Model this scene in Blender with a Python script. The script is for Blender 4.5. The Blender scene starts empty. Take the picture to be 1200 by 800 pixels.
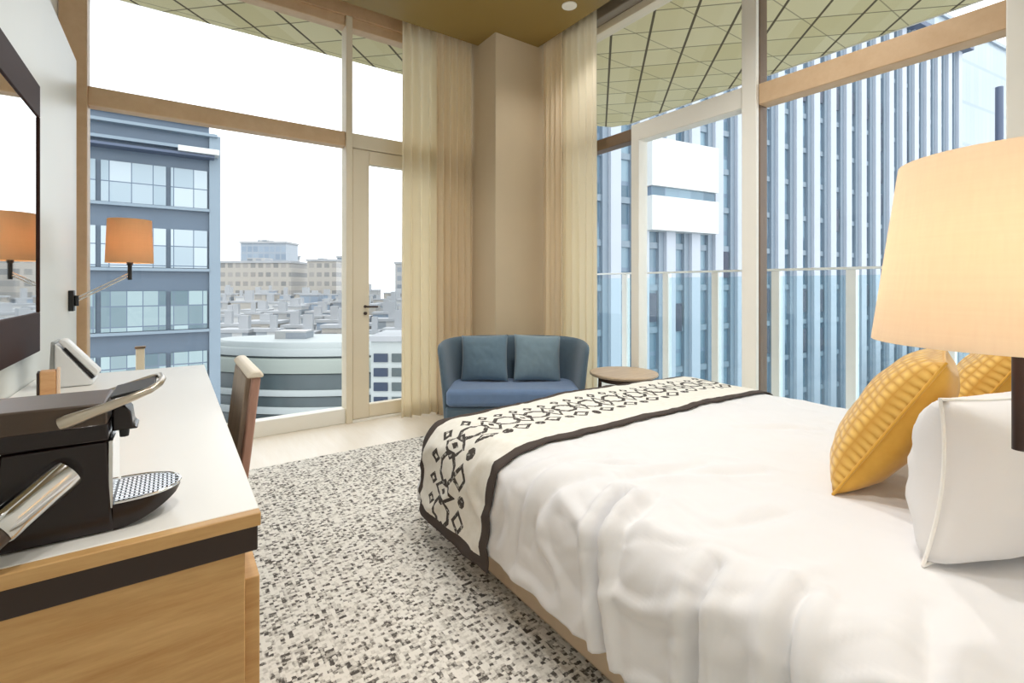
import bpy, bmesh, math, random
from mathutils import Vector, Matrix
random.seed(7)
SC = bpy.context.scene
COL = SC.collection
PI = math.pi

# ------------------------------------------------------------------ camera
F = 566.0; CX = 600.0; HY = 333.0; H = 1.10
A0 = math.atan((600-203)/F)
FW = Vector((math.sin(A0), math.cos(A0), 0)); RT = Vector((math.cos(A0), -math.sin(A0), 0))
cam_d = bpy.data.cameras.new('camera'); cam = bpy.data.objects.new('camera', cam_d); COL.objects.link(cam)
cam.location = (0, 0, H); cam.rotation_euler = (PI/2, 0, -A0)
cam_d.sensor_width = 36; cam_d.lens = 36*F/1200; cam_d.shift_y = -(400-HY)/1200; cam_d.clip_start = .02; cam_d.clip_end = 3000
SC.camera = cam
SC.view_settings.view_transform = 'Standard'; SC.view_settings.look = 'None'; SC.view_settings.gamma = 1
SC.view_settings.use_curve_mapping = False
SC.view_settings.exposure = 0.0

def camxy(lat, dep):
    p = FW*dep + RT*lat
    return p.x, p.y

# ------------------------------------------------------------------ helpers
def lin(c):
    r = []
    for v in c:
        v = v/255.0
        r.append(v/12.92 if v <= .04045 else ((v+.055)/1.055)**2.4)
    return (r[0], r[1], r[2], 1.0)

class NT:
    def __init__(s, name):
        s.m = bpy.data.materials.new(name); s.m.use_nodes = True
        s.t = s.m.node_tree; s.t.nodes.clear()
        s.out = s.t.nodes.new('ShaderNodeOutputMaterial')
    def n(s, kind, **kw):
        nd = s.t.nodes.new(kind)
        for k, v in kw.items(): setattr(nd, k, v)
        return nd
    def link(s, a, b): s.t.links.new(a, b)
    def val(s, sock, v):
        if hasattr(v, 'is_output') or isinstance(v, bpy.types.NodeSocket): s.link(v, sock)
        else: sock.default_value = v
    def math(s, op, a, b=0.0, c=None):
        nd = s.n('ShaderNodeMath', operation=op)
        s.val(nd.inputs[0], a); s.val(nd.inputs[1], b)
        if c is not None: s.val(nd.inputs[2], c)
        return nd.outputs[0]
    def mix(s, f, a, b):
        nd = s.n('ShaderNodeMix', data_type='RGBA')
        s.val(nd.inputs[0], f); s.val(nd.inputs[6], a); s.val(nd.inputs[7], b)
        return nd.outputs[2]
    def coord(s, kind='Object'):
        return s.n('ShaderNodeTexCoord').outputs[kind]
    def world(s):
        return s.n('ShaderNodeNewGeometry').outputs['Position']
    def sep(s, v):
        nd = s.n('ShaderNodeSeparateXYZ'); s.link(v, nd.inputs[0]); return nd.outputs
    def noise(s, vec, scale, detail=4, rough=.55):
        nd = s.n('ShaderNodeTexNoise'); nd.inputs['Scale'].default_value = scale
        nd.inputs['Detail'].default_value = detail; nd.inputs['Roughness'].default_value = rough
        s.link(vec, nd.inputs['Vector']); return nd.outputs[0]
    def mapping(s, vec, scale=(1,1,1), rot=(0,0,0)):
        nd = s.n('ShaderNodeMapping'); nd.inputs['Scale'].default_value = scale; nd.inputs['Rotation'].default_value = rot
        s.link(vec, nd.inputs['Vector']); return nd.outputs[0]
    def bump(s, h, strength=.3, dist=.01):
        nd = s.n('ShaderNodeBump'); nd.inputs['Strength'].default_value = strength; nd.inputs['Distance'].default_value = dist
        s.link(h, nd.inputs['Height']); return nd.outputs[0]
    def bsdf(s, color, rough=.5, metal=0.0, normal=None, spec=.5, sheen=0, trans=None):
        b = s.n('ShaderNodeBsdfPrincipled')
        s.val(b.inputs['Base Color'], color); s.val(b.inputs['Roughness'], rough)
        b.inputs['Metallic'].default_value = metal; b.inputs['Specular IOR Level'].default_value = spec
        b.inputs['Sheen Weight'].default_value = sheen
        if normal is not None: s.link(normal, b.inputs['Normal'])
        o = b.outputs[0]
        if trans:
            t = s.n('ShaderNodeBsdfTranslucent'); s.val(t.inputs[0], color)
            mx = s.n('ShaderNodeMixShader'); mx.inputs[0].default_value = trans
            s.link(o, mx.inputs[1]); s.link(t.outputs[0], mx.inputs[2]); o = mx.outputs[0]
        s.link(o, s.out.inputs[0]); return s.m

def plain(name, rgb, rough=.5, metal=0, var=.06, vscale=6, bump=0, bscale=60, spec=.5, sheen=0, trans=None, stretch=(1,1,1)):
    k = NT(name); c = lin(rgb); co = k.mapping(k.coord(), stretch)
    d = tuple(max(0, v*(1-var*2)) for v in c[:3])+(1,); l = tuple(min(1, v*(1+var)) for v in c[:3])+(1,)
    col = k.mix(k.noise(co, vscale), d, l)
    nrm = k.bump(k.noise(co, bscale, 3), bump, .003) if bump else None
    return k.bsdf(col, rough, metal, nrm, spec, sheen, trans)

def wood(name, rgb, rgb2, rough=.45, scale=(1.2, 14, 14), spec=.4):
    k = NT(name); co = k.mapping(k.coord(), scale)
    f = k.noise(co, 2.2, 6, .6); f2 = k.noise(co, 9, 3, .6)
    f = k.math('MULTIPLY', k.math('SUBTRACT', k.math('ADD', k.math('MULTIPLY', f, .75), k.math('MULTIPLY', f2, .25)), .3), 2.4)
    cl = k.n('ShaderNodeClamp'); k.link(f, cl.inputs[0])
    return k.bsdf(k.mix(cl.outputs[0], lin(rgb), lin(rgb2)), rough, 0, None, spec)

M = {}
M['wall'] = plain('wall_paint', (236, 236, 230), .75, var=.015, vscale=3)
M['panel'] = plain('white_panel_paint', (228, 231, 226), .4, var=.02, vscale=2)
M['pillar'] = plain('pillar_plaster', (205, 188, 160), .8, var=.03, vscale=4, bump=.05, bscale=90)
M['ceil'] = plain('gold_ceiling_paint', (146, 122, 66), .5, var=.05, vscale=1.5)
M['floorwood'] = wood('pale_floor_planks', (240, 232, 218), (248, 242, 232), .4, (9, 1.0, 9))
M['frame'] = wood('tan_shaded_frame_wood', (204, 172, 136), (218, 190, 156), .45, (4, 4, 4))  # beige frame finish with shade put into the colour; also the head beam
M['framelight'] = plain('lit_frame_finish', (232, 221, 198), .5, var=.03, vscale=3)  # same beige frame finish, with light put into the colour
M['framewhite'] = plain('white_trim_and_bright_frame', (242, 240, 232), .45, var=.02, vscale=3)  # same frame finish painted as brightly lit; also plain white trims
M['framedark'] = plain('dark_shaded_frame', (120, 98, 78), .5, var=.06)  # same frame finish, with deep shade put into the colour
M['blindbox'] = plain('grey_blind_cassette', (140, 130, 115), .6, var=.04)
M['trackdark'] = plain('dark_track', (50, 38, 30), .6, var=.08)
M['desktop'] = plain('white_laminate', (240, 238, 232), .28, var=.01, vscale=5)
M['deskwood'] = wood('oak_veneer', (186, 140, 84), (218, 178, 122), .4, (2.2, 14, 22))
M['deskdark'] = plain('dark_brown_rail', (52, 36, 28), .55, var=.1, vscale=14)
M['mdark'] = plain('dark_gloss_plastic', (30, 17, 17), .22, var=.08, vscale=12)
M['mbrown'] = plain('brown_satin_plastic', (76, 60, 48), .35, var=.12, vscale=9, stretch=(1, 6, 6))
M['chrome'] = plain('polished_chrome', (222, 222, 222), .12, 1, var=.02, vscale=8)
M['steel'] = plain('brushed_nickel', (205, 195, 180), .3, 1, var=.05, vscale=12)
M['black'] = plain('black_metal', (22, 22, 24), .4, var=.1, vscale=16)
M['brownmetal'] = plain('dark_bronze_metal', (58, 40, 36), .4, var=.1, vscale=16)
M['mirror'] = plain('mirror_silver', (238, 240, 240), .02, 1, var=.005)
M['mirrorframe'] = plain('dark_walnut_frame', (58, 36, 30), .6, var=.1, vscale=6, spec=.15, stretch=(8, 1, 8))
M['phone'] = plain('white_phone_plastic', (232, 234, 234), .35, var=.02)
M['phonegrey'] = plain('grey_phone_plastic', (168, 172, 172), .4, var=.03)
M['smallwood'] = wood('beech_block', (204, 152, 104), (222, 176, 128), .5, (4, 4, 20))
M['palewood'] = plain('pale_wood_edge', (238, 208, 180), .5, var=.03)
M['chairwood'] = wood('weathered_chair_wood', (140, 124, 108), (180, 162, 144), .5, (12, 12, 2))
M['chairred'] = wood('reddish_chair_wood', (166, 126, 110), (192, 152, 134), .5, (12, 12, 2))
M['chaircap'] = plain('cream_chair_cap', (232, 222, 204), .5, var=.03)
M['chairseat'] = plain('grey_seat_fabric', (150, 142, 132), .9, var=.1, vscale=40)
M['sheer'] = plain('cream_sheer_fabric', (255, 247, 230), .9, var=.02, vscale=12, trans=.6, stretch=(1, 1, .3))
M['drape'] = plain('beige_drape_fabric', (250, 239, 218), .9, var=.03, vscale=12, trans=.5, stretch=(1, 1, .3))
M['sofaseat'] = plain('blue_sofa_fabric', (104, 130, 166), .85, var=.08, vscale=25, bump=.15, bscale=200, sheen=.3)
M['sofaback'] = plain('slate_sofa_fabric', (84, 104, 118), .85, var=.08, vscale=25, bump=.15, bscale=200, sheen=.2)
M['sofacush'] = plain('teal_grey_cushion_fabric', (98, 122, 138), .9, var=.07, vscale=30, bump=.2, bscale=260, sheen=.3)
M['sofacush2'] = plain('pale_teal_grey_cushion_fabric', (116, 138, 150), .9, var=.07, vscale=30, bump=.2, bscale=260, sheen=.3)
M['sofaleg'] = plain('steel_sofa_leg', (180, 178, 172), .4, .6, var=.04)
M['tabletop'] = wood('weathered_oak_top', (188, 164, 138), (212, 190, 162), .5, (2, 12, 12))
M['tableleg'] = plain('dark_table_leg', (84, 66, 54), .5, var=.1)
M['bedbase'] = plain('beige_bed_base_fabric', (206, 186, 160), .85, var=.05, vscale=30)
M['mattress'] = plain('white_ticking', (240, 238, 234), .8, var=.02)
M['linen'] = plain('white_cotton_linen', (233, 233, 235), .85, var=.012, vscale=5, bump=.12, bscale=22)
M['pillow'] = plain('white_pillow_cotton', (236, 234, 234), .85, var=.015, vscale=6, bump=.15, bscale=16)
M['piping'] = plain('white_piping', (250, 248, 244), .8, var=.01)
M['brass'] = plain('warm_brass', (205, 160, 96), .3, .8, var=.05)
M['bulb'] = None

def emission(name, rgb, st):
    k = NT(name); e = k.n('ShaderNodeEmission'); e.inputs[0].default_value = lin(rgb); e.inputs[1].default_value = st
    k.link(e.outputs[0], k.out.inputs[0]); return k.m
M['bulb'] = emission('lamp_bulb_glow', (255, 214, 160), 12)
M['downlight'] = emission('downlight_glow', (255, 238, 205), 8)

def shade_mat(name, rgb, trans):
    k = NT(name); c = lin(rgb); co = k.mapping(k.coord(), (1, 1, 40))
    co2 = k.mapping(k.coord(), (30, 30, 1))
    n = k.math('ADD', k.noise(co, 6, 2), k.noise(co2, 6, 2))
    col = k.mix(k.math('MULTIPLY', n, .5), tuple(v*.92 for v in c[:3])+(1,), tuple(min(1, v*1.06) for v in c[:3])+(1,))
    return k.bsdf(col, .9, 0, None, .2, 0, trans)
M['shade_peach'] = shade_mat('peach_linen_shade', (253, 239, 222), .5)
M['shade_amber'] = shade_mat('amber_linen_shade', (226, 190, 148), .35)

def glass(name, tint, refl=.05, rough=0.0):
    k = NT(name); tr = k.n('ShaderNodeBsdfTransparent'); tr.inputs[0].default_value = tint
    gl = k.n('ShaderNodeBsdfGlossy'); gl.inputs['Roughness'].default_value = rough
    lw = k.n('ShaderNodeLayerWeight'); lw.inputs[0].default_value = .5
    f = k.math('ADD', k.math('MULTIPLY', k.math('POWER', lw.outputs['Facing'], 5.0), .6), refl)
    mx = k.n('ShaderNodeMixShader'); k.link(f, mx.inputs[0]); k.link(tr.outputs[0], mx.inputs[1]); k.link(gl.outputs[0], mx.inputs[2])
    k.link(mx.outputs[0], k.out.inputs[0]); return k.m
M['glass'] = glass('window_glass', (.985, .99, .99, 1), .012)
M['railglass'] = glass('railing_glass', (.86, .94, .96, 1), .03)

# yellow cushion
def yellow(name, quilt):
    k = NT(name); co = k.coord()
    s = k.sep(co)
    n = k.noise(co, 14, 4)
    col = k.mix(n, lin((206, 146, 40)), lin((240, 190, 84)))
    if quilt:
        w1 = k.math('ABSOLUTE', k.math('SINE', k.math('MULTIPLY', s[0], 95)))
        w2 = k.math('ABSOLUTE', k.math('SINE', k.math('ADD', k.math('MULTIPLY', s[2], 130), k.math('MULTIPLY', n, 3))))
        h = k.math('MULTIPLY', w1, w2)
        col = k.mix(h, lin((208, 152, 56)), lin((244, 202, 108)))
        return k.bsdf(col, .6, 0, k.bump(h, .5, .004), .3, .4)
    return k.bsdf(col, .55, 0, k.bump(n, .15, .004), .3, .3)
M['yellow_quilt'] = yellow('mustard_quilted_velvet', True)
M['yellow_back'] = yellow('amber_velvet', False)

# carpet: woven black and cream checks
def carpet_mat():
    k = NT('woven_carpet'); p = k.world(); s = k.sep(p)
    wv = k.n('ShaderNodeTexNoise'); wv.inputs['Scale'].default_value = 95; wv.inputs['Detail'].default_value = 2
    k.link(p, wv.inputs['Vector']); wc = k.n('ShaderNodeSeparateColor'); k.link(wv.outputs['Color'], wc.inputs[0])
    def cell(cx, cy, amp, seed):
        gx = k.math('FLOOR', k.math('DIVIDE', k.math('ADD', s[0], k.math('MULTIPLY', wc.outputs[0], amp)), cx))
        gy = k.math('FLOOR', k.math('DIVIDE', k.math('ADD', s[1], k.math('MULTIPLY', wc.outputs[1], amp)), cy))
        cb = k.n('ShaderNodeCombineXYZ'); k.link(gx, cb.inputs[0]); k.link(gy, cb.inputs[1]); cb.inputs[2].default_value = seed
        wn = k.n('ShaderNodeTexWhiteNoise', noise_dimensions='3D'); k.link(cb.outputs[0], wn.inputs[0])
        return wn.outputs[0]
    big = k.noise(p, 1.8, 3)
    fx = k.math('FRACT', k.math('DIVIDE', s[0], .036)); fy = k.math('FRACT', k.math('DIVIDE', s[1], .046))
    light = k.math('MAXIMUM', k.math('LESS_THAN', fx, .20), k.math('LESS_THAN', fy, .16))
    v = k.math('ADD', k.math('MULTIPLY', cell(.0125, .0115, .011, 1.0), .80), k.math('MULTIPLY', cell(.006, .006, .004, 5.0), .20))
    v = k.math('ADD', v, k.math('MULTIPLY', light, .16))
    v = k.math('ADD', v, k.math('MULTIPLY', k.math('SUBTRACT', big, .5), .18))
    rp = k.n('ShaderNodeValToRGB'); k.link(v, rp.inputs[0])
    cr = rp.color_ramp; cr.elements[0].position = .17; cr.elements[0].color = lin((90, 86, 82))
    cr.elements[1].position = .25; cr.elements[1].color = lin((134, 130, 124))
    e = cr.elements.new(.38); e.color = lin((200, 196, 188))
    e = cr.elements.new(.75); e.color = lin((238, 235, 228))
    return k.bsdf(rp.outputs[0], .95, 0, k.bump(v, .5, .004), .1)
M['carpet'] = carpet_mat()

# bed runner: uses UV in metres: u along the bed width, v across the runner (0..1)
def runner_mat(vw, ulen):
    k = NT('runner_weave'); uv = k.sep(k.coord('UV')); u = uv[0]; v = uv[1]
    cream = k.mix(k.noise(k.coord('UV'), 40, 3), lin((228, 225, 214)), lin((246, 244, 238)))
    dark = lin((58, 52, 50))
    def ring(pu, offu, cv, ru, rv, lo, hi):
        fu = k.math('SUBTRACT', k.math('FRACT', k.math('ADD', k.math('DIVIDE', u, pu), offu)), .5)
        du = k.math('ABSOLUTE', k.math('MULTIPLY', fu, pu/ru))
        dv = k.math('ABSOLUTE', k.math('DIVIDE', k.math('SUBTRACT', v, cv), rv))
        d = k.math('ADD', du, dv)
        return k.math('MULTIPLY', k.math('GREATER_THAN', d, lo), k.math('LESS_THAN', d, hi)), du, dv
    def oct_(pu, offu, cv, ru, rv, lo, hi):
        fu = k.math('SUBTRACT', k.math('FRACT', k.math('ADD', k.math('DIVIDE', u, pu), offu)), .5)
        du = k.math('ABSOLUTE', k.math('MULTIPLY', fu, pu/ru))
        dv = k.math('ABSOLUTE', k.math('DIVIDE', k.math('SUBTRACT', v, cv), rv))
        d = k.math('MAXIMUM', k.math('MAXIMUM', du, dv), k.math('MULTIPLY', k.math('ADD', du, dv), .72))
        return k.math('MULTIPLY', k.math('GREATER_THAN', d, lo), k.math('LESS_THAN', d, hi))
    P = .165
    masks = []
    c0 = vw*.58
    masks.append(oct_(P, 0, c0, .062, .062, .70, 1.0))
    masks.append(ring(P, .5, c0-.005, .050, .085, .72, 1.0)[0])
    masks.append(ring(P, .5, c0-.005, .050, .085, 0, .25)[0])
    masks.append(ring(P/2, .25, c0+.10, .026, .030, .35, 1.0)[0])
    masks.append(ring(P, 0, c0-.115, .05, .040, .55, 1.0)[0])
    masks.append(oct_(P, .5, c0-.13, .022, .022, .0, 1.0))
    m = masks[0]
    for q in masks[1:]: m = k.math('MAXIMUM', m, q)
    wear = k.math('GREATER_THAN', k.noise(k.mapping(k.coord('UV'), (1, 1, 1)), 60, 3), .40)
    m = k.math('MULTIPLY', m, k.math('ADD', .45, k.math('MULTIPLY', wear, .5)))
    bw = .042
    b = k.math('MAXIMUM', k.math('LESS_THAN', v, bw), k.math('GREATER_THAN', v, vw-bw))
    b = k.math('MAXIMUM', b, k.math('MAXIMUM', k.math('LESS_THAN', u, bw), k.math('GREATER_THAN', u, ulen-bw)))
    fl = k.math('MULTIPLY', k.math('LESS_THAN', k.math('ABSOLUTE', k.math('SUBTRACT', v, vw*.2)), .006), 0.0)
    col = k.mix(m, cream, dark)
    col = k.mix(b, col, lin((84, 76, 72)))
    n = k.noise(k.coord('UV'), 220, 2)
    return k.bsdf(col, .9, 0, k.bump(n, .3, .003), .1)

# soffit panels with triangular joints
def soffit_mat():
    k = NT('soffit_panels'); s = k.sep(k.world())
    r2 = math.sqrt(.5)
    def line(e, p, w):
        f = k.math('FRACT', k.math('DIVIDE', e, p))
        return k.math('LESS_THAN', f, w/p)
    a = k.math('MULTIPLY', k.math('SUBTRACT', s[0], s[1]), r2)
    b = k.math('MULTIPLY', k.math('ADD', s[0], s[1]), r2)
    l1 = line(k.math('ADD', a, .23+3.5), .35, .022); l2 = line(b, .35, .014); l3 = line(s[1], .495, .010)
    m = k.math('MAXIMUM', l1, k.math('MAXIMUM', k.math('MULTIPLY', l2, .75), k.math('MULTIPLY', l3, .55)))
    # per panel tone
    cb = k.n('ShaderNodeCombineXYZ'); k.link(k.math('FLOOR', k.math('DIVIDE', a, .35)), cb.inputs[0]); k.link(k.math('FLOOR', k.math('DIVIDE', b, .35)), cb.inputs[1])
    wn = k.n('ShaderNodeTexWhiteNoise', noise_dimensions='3D'); k.link(cb.outputs[0], wn.inputs[0])
    base = k.mix(wn.outputs[0], lin((220, 208, 158)), lin((231, 221, 178)))
    return k.bsdf(k.mix(m, base, lin((96, 84, 58))), .6, 0, None, .3)
M['soffit'] = soffit_mat()

# facades, with distance haze put into their colours
def facade_mat(name, glass_a, glass_b, frame, px, pz, fx, fz, axis=0, rough=.25, spec=.6):
    k = NT(name); s = k.sep(k.coord())
    e = s[axis]
    fxr = k.math('FRACT', k.math('DIVIDE', e, px)); fzr = k.math('FRACT', k.math('DIVIDE', s[2], pz))
    m = k.math('MAXIMUM', k.math('LESS_THAN', fxr, fx), k.math('LESS_THAN', fzr, fz))
    cb = k.n('ShaderNodeCombineXYZ'); k.link(k.math('FLOOR', k.math('DIVIDE', e, px)), cb.inputs[0]); k.link(k.math('FLOOR', k.math('DIVIDE', s[2], pz)), cb.inputs[2])
    wn = k.n('ShaderNodeTexWhiteNoise', noise_dimensions='3D'); k.link(cb.outputs[0], wn.inputs[0])
    return k.bsdf(k.mix(m, k.mix(wn.outputs[0], lin(glass_a), lin(glass_b)), lin(frame)), rough, 0, None, spec)

M['tower_blue'] = plain('slate_blue_cladding', (92, 108, 124), .35, var=.10, vscale=.8, stretch=(1, 1, 4))
M['tower_blue_light'] = plain('pale_blue_cladding', (134, 150, 162), .35, var=.05, vscale=.8)
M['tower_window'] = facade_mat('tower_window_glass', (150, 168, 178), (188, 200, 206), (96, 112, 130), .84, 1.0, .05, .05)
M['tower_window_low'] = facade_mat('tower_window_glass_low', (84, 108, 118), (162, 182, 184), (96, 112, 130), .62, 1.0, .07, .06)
M['office_glass'] = facade_mat('office_glass', (76, 104, 122), (142, 168, 182), (118, 138, 156), 1.6, 3.8, .05, .10)
M['office_fin'] = plain('pale_office_fin', (184, 192, 202), .4, var=.04, vscale=.3)
M['office_fin2'] = plain('steel_blue_office_fin', (134, 148, 160), .4, var=.05, vscale=.3)
M['office_darkwin'] = plain('dark_window', (44, 58, 80), .2, var=.1, vscale=.6)
M['office_white'] = plain('plain_white_exterior', (222, 224, 220), .5, var=.01, vscale=.3)
M['roof_dark'] = plain('dark_roof_edge', (88, 100, 122), .5, var=.05)
M['pale_block'] = facade_mat('pale_block_facade', (158, 172, 180), (166, 180, 188), (148, 164, 176), 2.0, 9.0, .06, .08)
M['round_white'] = plain('white_terrace_concrete', (182, 188, 186), .6, var=.04, vscale=.4)
M['round_green'] = plain('pale_green_terrace', (164, 171, 162), .6, var=.04, vscale=.4)
M['round_glass'] = plain('dark_terrace_glazing', (84, 96, 98), .35, var=.25, vscale=.9, stretch=(1, 1, .1))
M['city_a'] = facade_mat('city_facade_white', (134, 142, 148), (166, 172, 176), (196, 196, 194), 2.4, 3.2, .45, .5)
M['city_b'] = facade_mat('city_facade_grey', (108, 116, 122), (142, 148, 154), (166, 166, 164), 3.0, 3.0, .4, .45)
M['city_c'] = facade_mat('city_facade_beige', (122, 122, 120), (156, 152, 146), (172, 166, 156), 2.6, 3.1, .35, .5)
M['city_d'] = facade_mat('city_facade_blue', (126, 142, 158), (148, 162, 176), (150, 160, 170), 2.2, 3.0, .2, .3)
M['city_roof'] = plain('city_flat_roof', (176, 178, 180), .8, var=.12, vscale=.3)
M['city_ground'] = plain('city_ground_haze', (150, 153, 155), .9, var=.12, vscale=.06)
M['balcony'] = plain('balcony_paving', (214, 208, 196), .7, var=.06, vscale=3)
M['railwhite'] = plain('white_railing_metal', (250, 252, 252), .4, var=.02)

class MB:
    def __init__(s): s.v = []; s.f = []; s.mi = []; s.uv = None
    def add(s, vs, fs, mi=0, mtx=None):
        o = len(s.v)
        s.v += [tuple(mtx @ Vector(p)) if mtx else tuple(p) for p in vs]
        s.f += [tuple(i+o for i in f) for f in fs]; s.mi += [mi]*len(fs); return s
    def box(s, x0, x1, y0, y1, z0, z1, mi=0, mtx=None):
        v = [(x0,y0,z0),(x1,y0,z0),(x1,y1,z0),(x0,y1,z0),(x0,y0,z1),(x1,y0,z1),(x1,y1,z1),(x0,y1,z1)]
        return s.add(v, [(0,3,2,1),(4,5,6,7),(0,1,5,4),(1,2,6,5),(2,3,7,6),(3,0,4,7)], mi, mtx)
    def lathe(s, prof, n=32, c=(0,0,0), mi=0, mtx=None, cap=True):
        v = []; f = []
        for r, z in prof:
            for i in range(n):
                a = 2*PI*i/n; v.append((c[0]+r*math.cos(a), c[1]+r*math.sin(a), c[2]+z))
        for j in range(len(prof)-1):
            for i in range(n):
                k = (i+1) % n; f.append((j*n+i, j*n+k, (j+1)*n+k, (j+1)*n+i))
        if cap:
            f.append(tuple(range(n-1, -1, -1))); f.append(tuple(range((len(prof)-1)*n, len(prof)*n)))
        return s.add(v, f, mi, mtx)
    def tube(s, pts, r, n=12, mi=0, cap=True):
        pts = [Vector(p) for p in pts]; rr = r if isinstance(r, (list, tuple)) else [r]*len(pts)
        v = []; f = []; up = None
        for i, p in enumerate(pts):
            t = (pts[min(i+1, len(pts)-1)]-pts[max(i-1, 0)]).normalized()
            if up is None:
                up = Vector((0,0,1)) if abs(t.z) < .9 else Vector((1,0,0))
            a = t.cross(up).normalized(); b = a.cross(t).normalized(); up = b
            for k in range(n):
                q = 2*PI*k/n; v.append(p+a*math.cos(q)*rr[i]+b*math.sin(q)*rr[i])
        for i in range(len(pts)-1):
            for k in range(n):
                l = (k+1) % n; f.append((i*n+k, i*n+l, (i+1)*n+l, (i+1)*n+k))
        if cap: f.append(tuple(range(n-1, -1, -1))); f.append(tuple(range((len(pts)-1)*n, len(pts)*n)))
        return s.add(v, f, mi)
    def prism(s, poly, lo, hi, axis='y', mi=0):
        n = len(poly); v = []
        for t in (lo, hi):
            for a, b in poly:
                v.append({'y': (a, t, b), 'x': (t, a, b), 'z': (a, b, t)}[axis])
        f = [tuple(range(n)), tuple(range(2*n-1, n-1, -1))]
        for i in range(n):
            k = (i+1) % n; f.append((i, i+n, k+n, k))
        return s.add(v, f, mi)
    def grid(s, fn, nu, nv, mi=0, uvfn=None):
        o = len(s.v)
        uvs = []
        for j in range(nv+1):
            for i in range(nu+1):
                s.v.append(tuple(fn(i/nu, j/nv)))
                if uvfn: uvs.append(uvfn(i/nu, j/nv))
        for j in range(nv):
            for i in range(nu):
                a = o+j*(nu+1)+i; s.f.append((a, a+1, a+nu+2, a+nu+1)); s.mi.append(mi)
        if uvfn: s.uv = uvs
        return s
    def build(s, name, mats, parent=None, bevel=0, smooth=True, sub=0, solid=0, angle=40, loc=None, rot=None, fix=True, seg=2):
        me = bpy.data.meshes.new(name); me.from_pydata(s.v, [], s.f)
        if not isinstance(mats, (list, tuple)): mats = [mats]
        for m in mats: me.materials.append(m)
        for p, i in zip(me.polygons, s.mi): p.material_index = i
        if s.uv:
            l = me.uv_layers.new(name='UVMap')
            for lp in me.loops: l.data[lp.index].uv = s.uv[lp.vertex_index]
        me.update()
        if fix:
            bm = bmesh.new(); bm.from_mesh(me); bmesh.ops.recalc_face_normals(bm, faces=bm.faces); bm.to_mesh(me); bm.free()
        if smooth:
            for p in me.polygons: p.use_smooth = True
            me.set_sharp_from_angle(angle=math.radians(angle))
        o = bpy.data.objects.new(name, me); COL.objects.link(o)
        if parent: o.parent = parent
        if loc: o.location = loc
        if rot: o.rotation_euler = rot
        if solid:
            md = o.modifiers.new('solidify', 'SOLIDIFY'); md.thickness = solid; md.offset = 0
        if bevel:
            md = o.modifiers.new('bevel', 'BEVEL'); md.width = bevel; md.segments = seg; md.limit_method = 'ANGLE'; md.angle_limit = math.radians(40)
        if sub:
            md = o.modifiers.new('subdivision', 'SUBSURF'); md.levels = sub; md.render_levels = sub
        return o

def tag(o, label=None, cat=None, group=None, kind=None):
    if label: o['label'] = label
    if cat: o['category'] = cat
    if group: o['group'] = group
    if kind: o['kind'] = kind
    return o
def thing(name, label, cat, loc=(0,0,0), rotz=0, group=None, kind=None):
    o = bpy.data.objects.new(name, None); COL.objects.link(o); o.empty_display_size = .1
    o.location = loc; o.rotation_euler = (0, 0, rotz)
    return tag(o, label, cat, group, kind)
def copy_tree(o, parent=None):
    c = o.copy(); COL.objects.link(c)
    if parent: c.parent = parent
    for ch in list(o.children): copy_tree(ch, c)
    return c

# ================================================================== ROOM
ZC = 3.145; XL = -.455; YF = 3.90; XR = 2.90; YB = -.30; ZP = 3.40
tag(MB().box(-.70, 3.05, YB-.1, 4.02, -.20, 0).build('floor', M['floorwood'], smooth=False), 'pale timber floor strip along the windows', 'floor', kind='structure')
# ceiling with a dropped centre and curtain pockets by the windows
c = MB().box(-.70, 2.58, YB-.1, 3.56, ZC, ZP+.1).box(2.58, 3.05, YB-.1, 4.02, ZP, ZP+.1).box(-.70, 2.58, 3.56, 4.02, ZP, ZP+.1)
tag(c.build('ceiling', M['ceil'], smooth=False), 'gold brown painted ceiling', 'ceiling', kind='structure')
tag(MB().box(-.72, -.56, YB-.1, YF, 0, ZP).build('wall_left', M['wall'], smooth=False), 'white wall on the left', 'wall', kind='structure')
tag(MB().box(-.70, 3.05, YB-.1, YB, 0, ZP).build('wall_back', M['wall'], smooth=False), 'white wall behind the bed head', 'wall', kind='structure')
tag(MB().box(XR, 3.05, YB, .22, 0, ZP).build('wall_right', M['wall'], smooth=False), 'white wall at the right', 'wall', kind='structure')
tag(MB().box(2.14, 3.05, 3.285, 4.02, 0, ZP).build('wall_corner', M['pillar'], bevel=.006), 'beige plastered corner pillar between the curtains', 'wall', kind='structure')
# thick white panel against the left wall
tag(MB().box(-.559, XL, YB+.01, 3.71, 0.0, 2.385).build('trim_1', M['panel'], bevel=.004), 'white lacquered wall panel carrying the mirror', 'wall panel', kind='structure')

# --- far window (window_1) and the balcony door (door_1)
w = thing('window_1', 'tall beige wood window, shade painted into its frame, with upper light over the city', 'window', (0, 0, 0), kind='structure')
MB().box(-.555, -.425, 3.86, 3.99, 0, 3.22).build('side_post', M['frame'], w, bevel=.006)
MB().box(1.115, 1.165, 3.86, 3.99, 0, 3.22).build('mullion', M['framelight'], w, bevel=.005)
MB().box(-.425, 1.115, 3.875, 3.97, 2.19, 2.305).build('transom', M['frame'], w, bevel=.006)
MB().box(-.425, 1.115, 3.88, 3.98, 0.0, .115).build('bottom_rail', M['framewhite'], w, bevel=.006)
MB().box(-.425, 1.115, 3.88, 3.98, 3.14, 3.22).build('head_rail', M['frame'], w, bevel=.006)
MB().box(-.425, 1.115, 3.93, 3.942, .115, 2.19).build('lower_pane', M['glass'], w, smooth=False)
MB().box(-.425, 1.115, 3.93, 3.942, 2.305, 3.14).build('upper_pane', M['glass'], w, smooth=False)
d = thing('door_1', 'glazed balcony door, light painted into its beige frame, left of the curtain', 'door', (0, 0, 0), kind='structure')
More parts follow.
